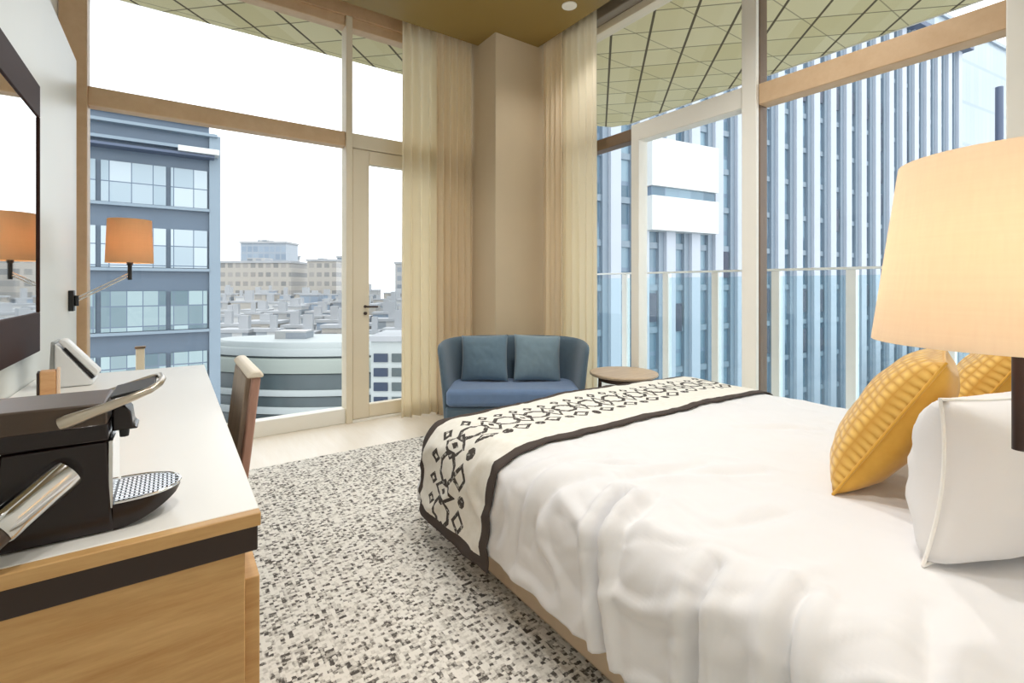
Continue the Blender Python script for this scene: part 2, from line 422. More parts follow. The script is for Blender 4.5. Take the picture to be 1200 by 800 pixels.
MB().box(1.165, 2.14, 3.875, 3.97, 2.19, 2.305).build('transom', M['framelight'], d, bevel=.005)
MB().box(1.165, 2.14, 3.88, 3.98, 3.14, 3.22).build('head_rail', M['frame'], d, bevel=.005)
MB().box(1.17, 1.305, 3.88, 3.95, .02, 2.185).build('stile', M['framelight'], d, bevel=.006)
MB().box(1.95, 2.08, 3.88, 3.95, .02, 2.185).build('stile', M['framelight'], d, bevel=.006)
MB().box(1.305, 1.95, 3.885, 3.945, 2.075, 2.185).build('top_rail', M['framelight'], d, bevel=.005)
MB().box(1.305, 1.95, 3.885, 3.945, .02, .125).build('bottom_rail', M['framelight'], d, bevel=.005)
MB().box(1.305, 1.95, 3.91, 3.92, .125, 2.075).build('pane', M['glass'], d, smooth=False)
MB().box(1.165, 2.14, 3.93, 3.942, 2.305, 3.14).build('upper_pane', M['glass'], d, smooth=False)
MB().box(1.165, 2.14, 3.86, 4.0, 0, .018).build('threshold', M['framewhite'], d, bevel=.003)
hd = MB().lathe([(.012, 0), (.012, .004)], 16, (0,0,0), 0, Matrix.Translation((1.27, 3.88, .92)) @ Matrix.Rotation(PI/2, 4, 'X'))
hd.tube([(1.27, 3.876, .92), (1.27, 3.845, .92), (1.275, 3.838, .92), (1.36, 3.838, .918)], .008)
hd.lathe([(.013, 0), (.013, .012)], 16, (0,0,0), 0, Matrix.Translation((1.27, 3.88, .865)) @ Matrix.Rotation(PI/2, 4, 'X'))
hd.build('handle', M['brownmetal'], d)
tag(MB().box(-.555, 2.14, 3.86, 4.02, 3.22, ZP).box(-.56, 2.14, 3.57, 3.86, 3.385, ZP).build('trim_2', M['frame'], smooth=False), 'tan timber head beam over the far window', 'trim', kind='structure')

# --- right window (window_2)
w = thing('window_2', 'wide glazed window wall facing the blue office tower', 'window', (0, 0, 0), kind='structure')
MB().box(2.85, 2.885, 1.525, 1.615, 0, 3.22).build('column', M['framewhite'], w, bevel=.004)
MB().box(2.885, 2.97, 1.52, 1.60, 0, 3.22).build('column_reveal', M['framedark'], w, bevel=.003)  # side face of the column, its shade put into the colour
MB().box(2.85, 2.99, .22, .468, 0, 3.22).build('column', M['framewhite'], w, bevel=.006)
MB().box(2.87, 2.97, 2.43, 2.505, 0, 2.19).build('mullion', M['framewhite'], w, bevel=.004)
MB().box(2.87, 2.97, .468, 1.52, 2.175, 2.30).build('transom', M['frame'], w, bevel=.005)
MB().box(2.87, 2.97, 1.615, 2.505, 2.185, 2.315).build('transom', M['framewhite'], w, bevel=.005)
MB().box(2.87, 2.97, 2.505, 3.285, 2.20, 2.29).build('transom', M['framedark'], w, bevel=.005)
MB().box(2.88, 2.98, .22, 3.285, 0, .10).build('bottom_rail', M['framewhite'], w, bevel=.004)
MB().box(2.87, 2.97, .468, 3.285, 3.16, 3.22).build('head_rail', M['framelight'], w, bevel=.004)
for y0, y1 in ((.468, 1.52), (1.615, 2.43), (2.505, 3.285)):
    MB().box(2.925, 2.937, y0, y1, .10, 2.185).build('lower_pane', M['glass'], w, smooth=False)
for y0, y1 in ((.468, 1.52), (1.615, 3.285)):
    MB().box(2.925, 2.937, y0, y1, 2.31, 3.16).build('upper_pane', M['glass'], w, smooth=False)
tag(MB().box(2.84, 3.05, .22, 3.285, 3.22, ZP).build('trim_3', M['blindbox'], smooth=False), 'grey head beam over the right window', 'trim', kind='structure')
bl = thing('roller_blind', 'grey roller blind cassette above the right window', 'blind', (0, 0, 0))
MB().box(2.76, 2.838, .30, 3.28, 3.20, 3.30).build('cassette', M['blindbox'], bl, bevel=.008)
MB().box(2.775, 2.825, .30, 3.28, 3.34, 3.399).build('track', M['trackdark'], bl, bevel=.004)

# ceiling downlights: one in view, the others added to brighten the room
def downlight(x, y, lab, power):
    t = thing('ceiling_downlight', lab, 'ceiling light', (x, y, ZC), group='round ceiling downlights')
    MB().lathe([(.032, -.004), (.055, -.006), (.055, 0), (.032, 0)], 28).build('trim_ring', M['framewhite'], t)
    MB().lathe([(.033, -.003), (.033, 0)], 28).build('lens', M['downlight'], t)
    ld = bpy.data.lights.new('downlight', 'SPOT'); ld.energy = power; ld.spot_size = math.radians(125); ld.spot_blend = .8
    ld.color = (1, .97, .93); ld.shadow_soft_size = .05
    lo = bpy.data.objects.new('downlight_lamp', ld); COL.objects.link(lo); lo.parent = t; lo.location = (0, 0, -.03)
downlight(2.38, 2.66, 'round ceiling downlight glowing beside the right curtain', 16)
for x, y in ((.75, 2.55), (2.2, 1.0), (1.3, .9), (.3, .5), (1.55, 1.75)):  # unseen fill lamps, added to lift the room brightness
    downlight(x, y, 'unseen downlight added as room fill in the gold ceiling nearer the camera', 42)

# ================================================================== CURTAINS
def curtain(name, label, p0, p1, z0, z1, folds, amp, m, seed, flare=0.0):
    rnd = random.Random(seed)
    p0 = Vector(p0); p1 = Vector(p1); d = (p1-p0); L = d.length; d.normalize(); n = Vector((-d.y, d.x))
    ph = [rnd.uniform(-.6, .6) for _ in range(folds+2)]; am = [rnd.uniform(.6, 1.25) for _ in range(folds+2)]
    def fn(u, v):
        q = u*folds; i = int(min(q, folds-1)); fr = q-i
        a = am[i]*(1-fr)+am[i+1]*fr; p = ph[i]*(1-fr)+ph[i+1]*fr
        w = math.sin(2*PI*q+p); w = math.copysign(abs(w)**.75, w)
        k = amp*a*(.55+.45*(1-v))*(1+.15*math.sin(3*v+p*4))
        x = u*L+.012*math.sin(2*PI*q*2+p*3)*(1-v) + flare*(1-v)*(u-.5)
        pt = p0+d*x+n*(w*k)
        return (pt.x, pt.y, z0+(z1-z0)*v)
    o = thing(name, label, 'curtain', (0, 0, 0), group='full height curtains at the pillar')
    MB().grid(fn, folds*14, 24).build('curtain_cloth', m, o, solid=.003, angle=80)
    mid = (p0+p1)/2
    MB().box(-L/2-.01, L/2+.01, -.03, .03, z1, 3.384).build('curtain_track', M['trackdark'], o, loc=(mid.x, mid.y, 0), rot=(0, 0, math.atan2(d.y, d.x)))
curtain('sheer_curtain', 'pale cream sheer curtain hanging beside the balcony door', (1.53, 3.74), (1.86, 3.74), .012, 3.35, 4, .042, M['sheer'], 3)
curtain('drape', 'warm beige drape hanging against the left face of the pillar', (1.80, 3.66), (2.125, 3.64), .012, 3.35, 5, .034, M['drape'], 5)
curtain('drape', 'warm beige drape hanging against the right side of the pillar', (2.635, 3.27), (2.635, 3.02), .012, 3.35, 4, .026, M['drape'], 8)
curtain('sheer_curtain', 'pale cream sheer curtain at the edge of the right window', (2.718, 3.12), (2.718, 2.72), .012, 3.35, 5, .027, M['sheer'], 11)

# ================================================================== CARPET
tag(MB().box(-.44, 2.83, YB+.02, 3.225, .0005, .005).build('carpet', M['carpet'], bevel=.002), 'black and cream woven carpet between desk and bed', 'carpet')

# ================================================================== MIRROR
mr = thing('wall_mirror', 'large dark framed mirror on the white left wall panel', 'mirror', (0, 0, 0))
MX = XL+.001; y0, y1, z0, z1 = .75, 2.645, .835, 1.885
MB().box(MX, MX+.022, y0, y1, z1-.125, z1).build('top_frame', M['mirrorframe'], mr, bevel=.003)
MB().box(MX, MX+.022, y0, y1, z0, z0+.155).build('bottom_frame', M['mirrorframe'], mr, bevel=.003)
MB().box(MX, MX+.022, y1-.008, y1, z0+.155, z1-.125).build('side_frame', M['mirrorframe'], mr, bevel=.002)
MB().box(MX, MX+.022, y0, y0+.02, z0+.155, z1-.125).build('side_frame', M['mirrorframe'], mr, bevel=.002)
MB().box(MX, MX+.016, y0+.02, y1-.008, z0+.155, z1-.125).build('mirror_glass', M['mirror'], mr, smooth=False)

# ================================================================== WALL LAMPS
def swing_lamp(label, cx, cy, zb, zt, rb, rt, zs, plate, normal, m, metal, rodm, power, stem_r, group):
    t = thing('wall_lamp', label, 'lamp', plate, group=group)
    px, py, pz = plate
    L = lambda x, y, z: (x-px, y-py, z-pz)
    n = 48; th = .004
    prof = [(rb, 0), (rt, zt-zb), (rt-th, zt-zb), (rb-th, 0), (rb, 0)]
    MB().lathe(prof, n, L(cx, cy, zb), cap=False).build('lamp_shade', m, t, angle=50)
    s = MB().lathe([(stem_r, 0), (stem_r, zb-zs+.10)], 16, L(cx, cy, zs)); s.lathe([(stem_r*1.4, 0), (stem_r*1.4, .02)], 16, L(cx, cy, zb-.012))
    s.build('stem', metal, t)
    sp = MB()
    for q in range(3):
        a = 2*PI*q/3+.4
        sp.tube([L(cx, cy, zb+.085), L(cx+math.cos(a)*(rb*.95-.01), cy+math.sin(a)*(rb*.95-.01), zb+.05)], .0022, 6)
    sp.build('shade_spider', rodm, t)
    MB().lathe([(.010, -.03), (.016, -.012), (.022, .012), (.020, .032), (.010, .046), (.002, .05)], 20, L(cx, cy, zb+.07)).build('bulb', M['bulb'], t)
    nx, ny = normal
    # wall plate
    if abs(nx) > .5: pl = MB().box(0, .022*nx, -.028, .028, -.055, .055)
    else: pl = MB().box(-.028, .028, 0, .022*ny, -.055, .055)
    pl.build('wall_plate', metal, t, bevel=.003)
    kz = zs+.03
    for off in (-.008, .010):
        a0 = Vector((nx*.022, ny*.022, off)); a1 = Vector(L(cx, cy, kz+off*.8))
        MB().tube([a0, a0.lerp(a1, .5), a1], .0045, 10).build('arm', rodm, t)
    MB().lathe([(.012, -.028), (.012, .028)], 16, (nx*.028, ny*.028, 0)).build('pivot', metal, t)
    ld = bpy.data.lights.new('lamp_light', 'POINT'); ld.energy = power; ld.color = (1, .885, .765); ld.shadow_soft_size = .03
    lo = bpy.data.objects.new('lamp_light', ld); COL.objects.link(lo); lo.parent = t; lo.location = L(cx, cy, zb+.115)
    return t
swing_lamp('small swing arm wall lamp with amber shade beside the far window', -.20, 3.46, 1.22, 1.462, .109, .100, 1.125,
           (XL+.0005, 3.46, 1.012), (1, 0), M['shade_amber'], M['black'], M['chrome'], 1.0, .010, 'swing arm wall lamps')
swing_lamp('large peach drum shade of the bedside lamp in front of the pillows',   .893, .133, 1.022, 1.264, .155, .1235, .887,
           (1.16, YB+.0005, .90), (0, 1), M['shade_peach'], M['brownmetal'], M['brownmetal'], 1.9, .0085, 'swing arm wall lamps')

# ================================================================== DESK
DX = .120; DY0 = .90; DY1 = 2.71; DZ = .72
dk = thing('desk', 'long white topped oak desk along the left wall', 'desk', (-.17, 1.8, 0))
def P(mb, name, m, parent, **kw):      # meshes given in world coordinates under a moved parent
    o = parent.location
    mb.v = [(x-o.x, y-o.y, z-o.z) for x, y, z in mb.v]
    return mb.build(name, m, parent, **kw)
P(MB().box(XL+.003, DX, DY0+.022, DY1, DZ-.022, DZ), 'desktop', M['desktop'], dk, bevel=.002)
P(MB().box(XL+.003, DX, DY0, DY0+.021, DZ-.022, DZ), 'edge_lipping', M['deskwood'], dk, bevel=.002)
P(MB().box(XL+.003, DX-.004, DY0+.006, DY1-.01, DZ-.064, DZ-.0225), 'recessed_rail', M['deskdark'], dk, bevel=.002)
P(MB().box(XL+.003, .098, DY0+.012, DY0+.62, .06, DZ-.0645), 'cabinet', M['deskwood'], dk, bevel=.002)
dw = P(MB().box(.0985, .122, DY0+.03, DY0+.60, .08, .60), 'drawer', M['deskwood'], dk, bevel=.002)
MB().tube([(0, 0, -.09), (.02, 0, -.085), (.02, 0, .085), (0, 0, .09)], .005).build('drawer_handle', M['brownmetal'], dw, loc=(.122-dk.location.x, DY0+.54-dk.location.y, .34))
P(MB().box(XL+.02, .07, DY0+.03, DY0+.60, .0055, .0595), 'plinth', M['deskdark'], dk)
P(MB().box(XL+.003, .085, DY1-.045, DY1-.015, .0055, DZ-.0645), 'end_panel', M['deskwood'], dk, bevel=.002)

# ---- coffee machine
cm = thing('coffee_machine', 'dark brown capsule coffee machine with chrome lever on the desk corner', 'coffee machine', (-.17, 1.02, DZ+.001))
o_ = (-.17, 1.02, DZ+.001)
def Q(mb, name, m, parent, **kw):
    return P(mb, name, m, parent, **kw)
ya, yb = .957, 1.085
z0 = DZ+.001
P(MB().prism([(-.41, .872), (-.088, .868), (-.083, .874), (-.082, .915), (-.086, .919), (-.41, .922)], ya, yb), 'head', M['mbrown'], cm, bevel=.003)
P(MB().box(-.41, -.081, ya-.001, yb+.001, .862, .888), 'head_band', M['mdark'], cm, bevel=.003)
P(MB().prism([(-.215, z0), (-.074, z0), (-.082, .861), (-.20, .861)], ya+.003, yb-.003), 'body', M['mdark'], cm, bevel=.005)
P(MB().box(-.0815, -.076, ya+.004, yb-.004, z0+.035, .860), 'chrome_strip', M['chrome'], cm, bevel=.001)
P(MB().prism([(-.41, z0), (-.215, z0), (-.215, z0+.07), (-.41, z0+.03)], ya+.006, yb-.006), 'base', M['mdark'], cm, bevel=.005)
P(MB().box(-.41, -.265, ya+.008, yb-.008, .80, .861).box(-.41, -.38, ya+.008, yb-.008, z0+.02, .80), 'water_tank', M['mdark'], cm, bevel=.006)
# spout
P(MB().prism([(-.080, .902), (-.066, .908), (-.056, .895), (-.053, .872), (-.046, .866), (-.080, .866)], ya+.035, yb-.035), 'spout', M['mdark'], cm, bevel=.003)
P(MB().lathe([(.006, 0), (.008, .017)], 16, (-.066, 1.02, .850)), 'nozzle', M['black'], cm)
# boat shaped drip tray
def tray_out(t):  # half width along the tray
    return .058*math.sqrt(max(0, 1-t**2.6))+.002
tr = MB(); n = 14
rows = []
for i in range(n+1):
    t = i/n; x = -.076+.086*t; hw = tray_out(t); zt = z0+.040; zbm = z0+.0+.034*t**1.7
    rows.append([(x, 1.02-hw, zt), (x, 1.02-hw*.96, zbm), (x, 1.02+hw*.96, zbm), (x, 1.02+hw, zt)])
v = [p for r in rows for p in r]; f = []
for i in range(n):
    for k in range(4):
        l = (k+1) % 4; f.append((i*4+k, i*4+l, (i+1)*4+l, (i+1)*4+k))
f += [(0, 1, 2, 3), (n*4+3, n*4+2, n*4+1, n*4)]
tr.add(v, f); P(tr, 'drip_tray', M['mdark'], cm)
gr = MB()
for i in range(13):
    t0 = i/13.5; x = -.074+.082*t0; hw = tray_out(t0)-.003
    gr.box(x, x+.0034, 1.02-hw, 1.02+hw, z0+.0405, z0+.0435)
for j in range(-4, 5):
    yy = 1.02+j*.0125
    tmax = 0
    for q in range(100):
        if tray_out(q/100) > abs(j*.0125)+.004: tmax = q/100
    if tmax > .1: gr.box(-.074, -.076+.086*tmax, yy-.0014, yy+.0014, z0+.0405, z0+.0435)
rim = [(-.074+.084*(i/20), 1.02-tray_out(i/20)+.001, z0+.0425) for i in range(21)]
rim2 = [(x, 2.04-y, z) for x, y, z in reversed(rim)]
gr.tube(rim+rim2, .0024, 8)
P(gr, 'drip_grille', M['chrome'], cm)
# U shaped chrome lever lying over the head
lv = MB()
arm = [(-.134, ya-.012, .898), (-.126, ya-.013, .901), (-.095, ya-.013, .911), (-.055, ya-.010, .924), (-.030, ya-.002, .933), (-.018, ya+.02, .938)]
far = [(x, 2.042-y, z) for x, y, z in reversed(arm[1:])]
lv.tube(arm+[(-.015, 1.02, .939)]+far, [.009, .010, .0075, .006, .0055, .005, .005]+[.005]*len(far), 14)
lo_ = P(lv, 'lever', M['steel'], cm)
P(MB().prism([(-.080, .921), (-.024, .931), (-.024, .936), (-.080, .926)], ya+.012, yb-.012), 'lever_plate', M['black'], cm, bevel=.002)
# chrome tapered handle pointing at the camera
hp0 = Vector((-.128, ya+.004, .823)); hp1 = Vector((-.190, ya-.052, .776))
hh = MB(); pts = [hp0.lerp(hp1, t) for t in (-.05, 0, .03, .2, .5, .8, .97, 1.0)]
hh.tube(pts, [.012, .021, .0245, .025, .0235, .0225, .0225, .021], 24)
P(hh, 'handle', M['chrome'], cm)
P(MB().tube([hp0.lerp(hp1, t) for t in (1.0, 1.03, 1.25, 1.33)], [.0195, .0205, .0205, .012], 24), 'handle_end', M['mbrown'], cm)

# ---- desk phone: wedge with handset
ph = thing('desk_phone', 'white wedge shaped desk phone with black slot near the wall', 'phone', (-.300, 2.47, DZ+.001))
MB().prism([(-.055, 0), (.050, 0), (.056, .012), (-.040, .150), (-.055, .162)], -.075, .075).build('base', M['phone'], ph, bevel=.006)
MB().prism([(-.074, .0), (-.056, 0), (-.056, .168), (-.066, .168)], -.06, .06).build('stand', M['phonegrey'], ph, bevel=.003)
MB().prism([(-.031, .141), (.050, .0235), (.057, .029), (-.024, .147)], -.0755, .074).build('slot', M['black'], ph)
MB().prism([(-.045, .166), (.058, .030), (.072, .043), (.070, .056), (-.022, .176), (-.040, .178)], -.074, -.018).build('handset', M['phone'], ph, bevel=.006)
MB().prism([(-.030, .150), (.056, .031), (.060, .036), (-.024, .156)], -.012, .072).build('keypad', M['phonegrey'], ph, bevel=.002)
# ---- small wooden box
bx = thing('wooden_card_box', 'small beech wood box with pale edge on the desk by the phone', 'box', (-.338, 2.20, DZ+.001), .12)
MB().box(-.022, .018, -.03, .03, 0, .092).build('box_body', M['smallwood'], bx, bevel=.003)
MB().box(.0185, .027, -.031, .031, 0, .098).build('pale_end', M['palewood'], bx, bevel=.002)
MB().box(-.029, -.0225, -.03, .03, 0, .09).build('dark_end', M['deskdark'], bx, bevel=.002)

# ================================================================== DESK CHAIR
ch = thing('desk_chair', 'weathered wooden chair pushed under the white desk', 'chair', (.02, 1.885, .0055))
for sy in (-1, 1):
    MB().prism([(.125, -.0), (.155, 0), (.168, .44), (.14, .44)], sy*.19-.016, sy*.19+.016).build('leg', M['chairwood'], ch, bevel=.004)
    MB().prism([(-.20, 0), (-.175, 0), (-.165, .43), (-.20, .43)], sy*.19-.016, sy*.19+.016).build('leg', M['chairwood'], ch, bevel=.004)
    MB().prism([(.138, .441), (.164, .441), (.205, .803), (.181, .803)], sy*.180-.018, sy*.180+.018).build('stile', M['chairred'], ch, bevel=.005)
MB().box(-.215, .175, -.215, .215, .402, .44).build('seat', M['chairseat'], ch, bevel=.012)
MB().prism([(.128, .46), (.144, .46), (.183, .801), (.167, .801)], -.161, .161).build('backrest', M['chairwood'], ch, bevel=.004)
MB().prism([(.165, .804), (.213, .804), (.211, .814), (.204, .826), (.180, .826), (.167, .814)], -.205, .205).build('top_rail', M['chaircap'], ch, bevel=.006)

# ================================================================== BED
BZ = .485
bd = thing('bed', 'king bed with beige upholstered base and mattress', 'bed', (1.9, .9, .0055))
P(MB().box(.965, 2.78, YB+.06, 2.03, .0055+.018, .165), 'base', M['bedbase'], bd, bevel=.012)
P(MB().box(1.03, 2.74, YB+.065, 1.93, .166, .395), 'mattress', M['mattress'], bd, bevel=.05, seg=4)
for x, y in ((1.03, -.18), (1.03, 1.92), (2.72, -.18), (2.72, 1.92)):
    P(MB().lathe([(.022, .0055), (.028, .0235)], 16, (x, y, 0)), 'leg', M['brownmetal'], bd)
R_ = .13
core = (1.045, 2.70, -5.0, 1.935)
from mathutils import noise as mn
folds = [ # x0,y0 -> x1,y1 in unrolled cloth coordinates, width, depth
    ((1.10, .97), (.60, .84), .015, .055), ((1.10, 1.10), (.78, 1.20), .022, .012), ((1.16, .90), (.86, .84), .02, .012),
    ((1.00, .62), (.58, .60), .016, .034), ((1.05, .46), (.60, .40), .016, .028), ((1.25, 1.20), (.95, 1.28), .02, .012),
    ((1.45, .95), (1.15, 1.05), .018, .010), ((1.55, .80), (1.30, .98), .02, .010), ((1.35, .62), (1.12, .70), .02, .010),
    ((1.02, 1.24), (.70, 1.27), .02, .014), ((1.18, .30), (.90, .22), .022, .014), ((1.30, 1.08), (1.12, 1.20), .014, .010),
    ((2.2, .9), (1.9, 1.1), .02, .008), ((2.4, .6), (2.0, .7), .02, .008),
]
def cloth_disp(a, b):
    v = Vector((a*1.0, b*1.0, 0))
    d = .012*mn.noise(v*2.2+Vector((3, 1, 0))) + .006*mn.noise(v*6.0)
    side = max(0, min(1, (1.20-a)/.25))
    d += side*.010*mn.noise(Vector((a*3.0, b*11.0, 2.0)))
    w = mn.noise(Vector((a*5+b*2.5, b*5-a*2, 7.0)))
    d += .015*(1-min(1, abs(w)*4.0))*(.25+.75*side)
    w2 = mn.noise(Vector((a*9-b*5, b*11+a*6, 3.0)))
    d += .009*(1-min(1, abs(w2)*3.5))*(.3+.7*side)*(.5+mn.noise(Vector((a*2, b*2, 9))))
    for (x0, y0), (x1, y1), wd, dp in folds:
        dx, dy = x1-x0, y1-y0; L2 = dx*dx+dy*dy
        t = ((a-x0)*dx+(b-y0)*dy)/L2
        if -.15 < t < 1.15:
            tt = max(0, min(1, t)); q = math.hypot(a-x0-dx*tt, b-y0-dy*tt)
            e = math.sin(PI*max(0, min(1, (t+.15)/1.3)))**.5
            d -= dp*e*math.exp(-(q/wd)**2)
            d += dp*.55*e*math.exp(-((q-wd*2.2)/(wd*1.3))**2)
    return d
def drape(a, b, off, lmax):
    cx = min(max(a, core[0]), core[1]); cy = min(max(b, core[2]), core[3])
    v = Vector((a-cx, b-cy)); L = v.length
    dome = .022*(1-((a-1.88)/.9)**2)
    if L < 1e-6:
        return Vector((a, b, BZ+max(-.03, dome)-.01+off+cloth_disp(a, b)))
    v /= L; L = min(L, lmax)
    ang = min(L/R_, PI/2); h = R_*math.sin(ang); z = -R_*(1-math.cos(ang))
    ex = L-R_*PI/2
    nrm = Vector((v.x*math.sin(ang), v.y*math.sin(ang), math.cos(ang)))
    if ex > 0: z -= ex*.985; h += ex*.10
    p = Vector((cx+v.x*h, cy+v.y*h, BZ+max(-.03, .022*(1-((cx-1.88)/.9)**2))-.01+z))
    return p+nrm*(off+cloth_disp(a, b))
LM = R_*PI/2+.185
def dv(u, v_):
    a = core[0]-LM+(core[1]-core[0]+2*LM)*u; b = YB+.07+(1.935+.20-YB-.07)*v_
    return drape(a, b, 0, LM+.02)
dvt = MB().grid(dv, 320, 250)
tag(dvt.build('duvet', M['linen'], solid=.012, angle=180), 'white rumpled duvet spread over the bed', 'duvet')
RB0, RB1 = 1.395, 1.968
LR = R_*PI/2+.235
A0_, A1_ = core[0]-LR, core[1]+LR
M['runner'] = runner_mat(RB1-RB0, A1_-A0_)
def rn(u, v_):
    a = A0_+(A1_-A0_)*u; b = RB0+(RB1-RB0)*v_
    # the hanging ends of the runner splay a little
    return drape(a, b, .017, LR+.012)
rr = MB().grid(rn, 200, 44, uvfn=lambda u, v_: (u*(A1_-A0_), v_*(RB1-RB0)))
tag(rr.build('bed_runner', M['runner'], solid=.006, angle=180), 'cream bed runner with dark geometric pattern and dark border', 'bed runner')

# ---- pillows: seam in the local xz plane, front is +y
def pillow_mesh(w, h, t, mats, seed, n=28, pinch=.06, front=None, wr=.006):
    mb = MB()
    def side(sgn):
        def fn(u, v):
            x = 2*u-1; z = 2*v-1
            ex = (1-abs(x)**2.6); ez = (1-abs(z)**2.6)
            th = t/2*(max(0, ex)**.5)*(max(0, ez)**.5)
            px = x*w/2*(1-pinch*(1-z*z)*abs(x)); pz = z*h/2*(1-pinch*(1-x*x)*abs(z))
            nn = wr*mn.noise(Vector((x*3+seed, z*3, sgn*2)))*(ex*ez)+wr*.6*mn.noise(Vector((x*8+seed, z*5, sgn)))*(ex*ez)**.5
            return (px, sgn*(th+nn), pz+h/2)
        return fn
    mb.grid(side(1), n, n, 0); mb.grid(side(-1), n, n, 1)
    return mb
def pillow(name, label, cat, loc, yaw, lean, w, h, t, mats, seed, group, piping=None, **kw):
    o = thing(name, label, cat, loc, 0, group)
    o.rotation_euler = (lean, 0, yaw)
    me = pillow_mesh(w, h, t, mats, seed, **kw)
    b = me.build('pillow_body', mats, o, angle=180, fix=False)
    bm = bmesh.new(); bm.from_mesh(b.data); bmesh.ops.remove_doubles(bm, verts=bm.verts, dist=1e-5); bmesh.ops.recalc_face_normals(bm, faces=bm.faces); bm.to_mesh(b.data); bm.free()
    if piping:
        p = []
        k = 24; pc = kw.get('pinch', .06)
        def ed(x, z): return (x*w/2*(1-pc*(1-z*z)*abs(x)), 0, z*h/2*(1-pc*(1-x*x)*abs(z))+h/2)
        for i in range(k): p.append(ed(-1+2*i/k, -1))
        for i in range(k): p.append(ed(1, -1+2*i/k))
        for i in range(k): p.append(ed(1-2*i/k, 1))
        for i in range(k+1): p.append(ed(-1, 1-2*i/k))
        MB().tube(p, .004, 8).build('piping', piping, o)
    return o
yw = math.radians(-20)
dirx = Vector((math.cos(yw), math.sin(yw)))
def base_at(px, py, w): q = Vector((px, py))+dirx*(w/2); return q.x, q.y
yw = math.radians(-16); dirx = Vector((math.cos(yw), math.sin(yw)))
x, y = base_at(1.316, .342, .66)
pillow('pillow', 'big white pillow standing on the bed beneath the peach lampshade', 'pillow', (x, y, BZ+.012), yw, math.radians(5),   .66, .365, .29, [M['pillow'], M['pillow']], 1.3, 'bed pillows', M['piping'], pinch=.11, wr=.017)
x, y = base_at(2.02, .05, .66)
pillow('pillow', 'second white pillow mostly hidden behind the big white pillow', 'pillow', (x, y, BZ+.012), yw, math.radians(10), .66, .36, .22, [M['pillow'], M['pillow']], 4.1, 'bed pillows', M['piping'], wr=.012)
yw = math.radians(13); dirx = Vector((math.cos(yw), math.sin(yw)))
x, y = base_at(1.535, .60, .44)
pillow('throw_cushion', 'mustard yellow cushion leaning left of the big white pillow', 'cushion', (x, y, BZ+.018), yw, math.radians(31), .44, .465, .19, [M['yellow_quilt'], M['yellow_back']], 2.2, 'yellow cushions', M['yellow_back'], pinch=.03)
x, y = base_at(2.13, .53, .44)
pillow('throw_cushion', 'mustard yellow cushion behind the lamp stem, farther across the bed', 'cushion', (x, y, BZ+.018), yw, math.radians(31), .44, .465, .19, [M['yellow_quilt'], M['yellow_back']], 6.2, 'yellow cushions', M['yellow_back'], pinch=.03)

# ================================================================== SOFA (facing the camera)
sx, sy = camxy(.01, 3.20)
sf = thing('loveseat', 'blue two seat sofa in front of the beige corner pillar', 'sofa', (sx, sy, .0055), -A0)
W2 = .455
MB().box(-W2, W2, .01, .44, .10, .275).build('seat_base', M['sofaback'], sf, bevel=.02, seg=3)
MB().box(-W2+.005, W2-.005, -.005, .43, .276, .395).build('seat_cushion', M['sofaseat'], sf, bevel=.035, seg=4)
def shell(thk):
    # U-shaped back and arms flaring outwards
    path = [(-W2-.02, .03), (-W2-.02, .18), (-W2-.01, .33), (-W2+.05, .44), (-W2+.16, .475), (0, .485), (W2-.16, .475), (W2-.05, .44), (W2+.01, .33), (W2+.02, .18), (W2+.02, .03)]
    mb = MB(); nz = 8; n = len(path)
    outs = []
    for side in (0, 1):
        for j in range(nz+1):
            t = j/nz
            for i, (x, y) in enumerate(path):
                a = Vector(path[max(i-1, 0)]); b = Vector(path[min(i+1, n-1)]); d = (b-a).normalized(); nn = Vector((-d.y, d.x))
                w = abs(i-(n-1)/2)/((n-1)/2)
                zt = .715-.03*w**1.5; z = .10+(zt-.10)*t
                fl = .05*t**1.6*(1 if w > .5 else w*.8)
                off = fl + (0 if side else -thk)*(1-.25*t)
                q = Vector((x, y))+nn*off
                outs.append((q.x, q.y, z))
    m = (nz+1)*n; f = []
    for s in (0, 1):
        for j in range(nz):
            for i in range(n-1):
                a = s*m+j*n+i; f.append((a, a+1, a+n+1, a+n))
    for i in range(n-1):
        f.append((i, i+1, m+i+1, m+i)); a = nz*n+i; f.append((a, a+1, m+a+1, m+a))
    for j in range(nz):
        for e in (0, n-1):
            a = j*n+e; f.append((a, a+n, m+a+n, m+a))
    mb.add(outs, f); return mb
shell(.06).build('back_and_arms', M['sofaback'], sf, sub=2, angle=180)
for x in (-W2+.03, W2-.03):
    for y in (.05, .40):
        MB().lathe([(.012, .0), (.016, .0995)], 14, (x, y, 0)).build('leg', M['sofaleg'], sf)
def cushion_at(lat, dep, z, lab, yaw, roll, seed, m='sofacush'):
    x, y = camxy(lat, dep)
    o = pillow('sofa_cushion', lab, 'cushion', (x, y, z), -A0+PI+yaw, math.radians(0), .345, .335, .12, [M[m], M[m]], seed, 'sofa cushions', None, pinch=.05)
    o.rotation_euler = (math.radians(14), roll, -A0+PI+yaw)
cushion_at(-.20, 3.475, .402, 'slate blue square cushion at the left of the sofa', -.12, math.radians(2), 3.3)
cushion_at(.18, 3.475, .402, 'lighter slate blue square cushion at the right of the sofa', .12, math.radians(-3), 5.5, 'sofacush2')

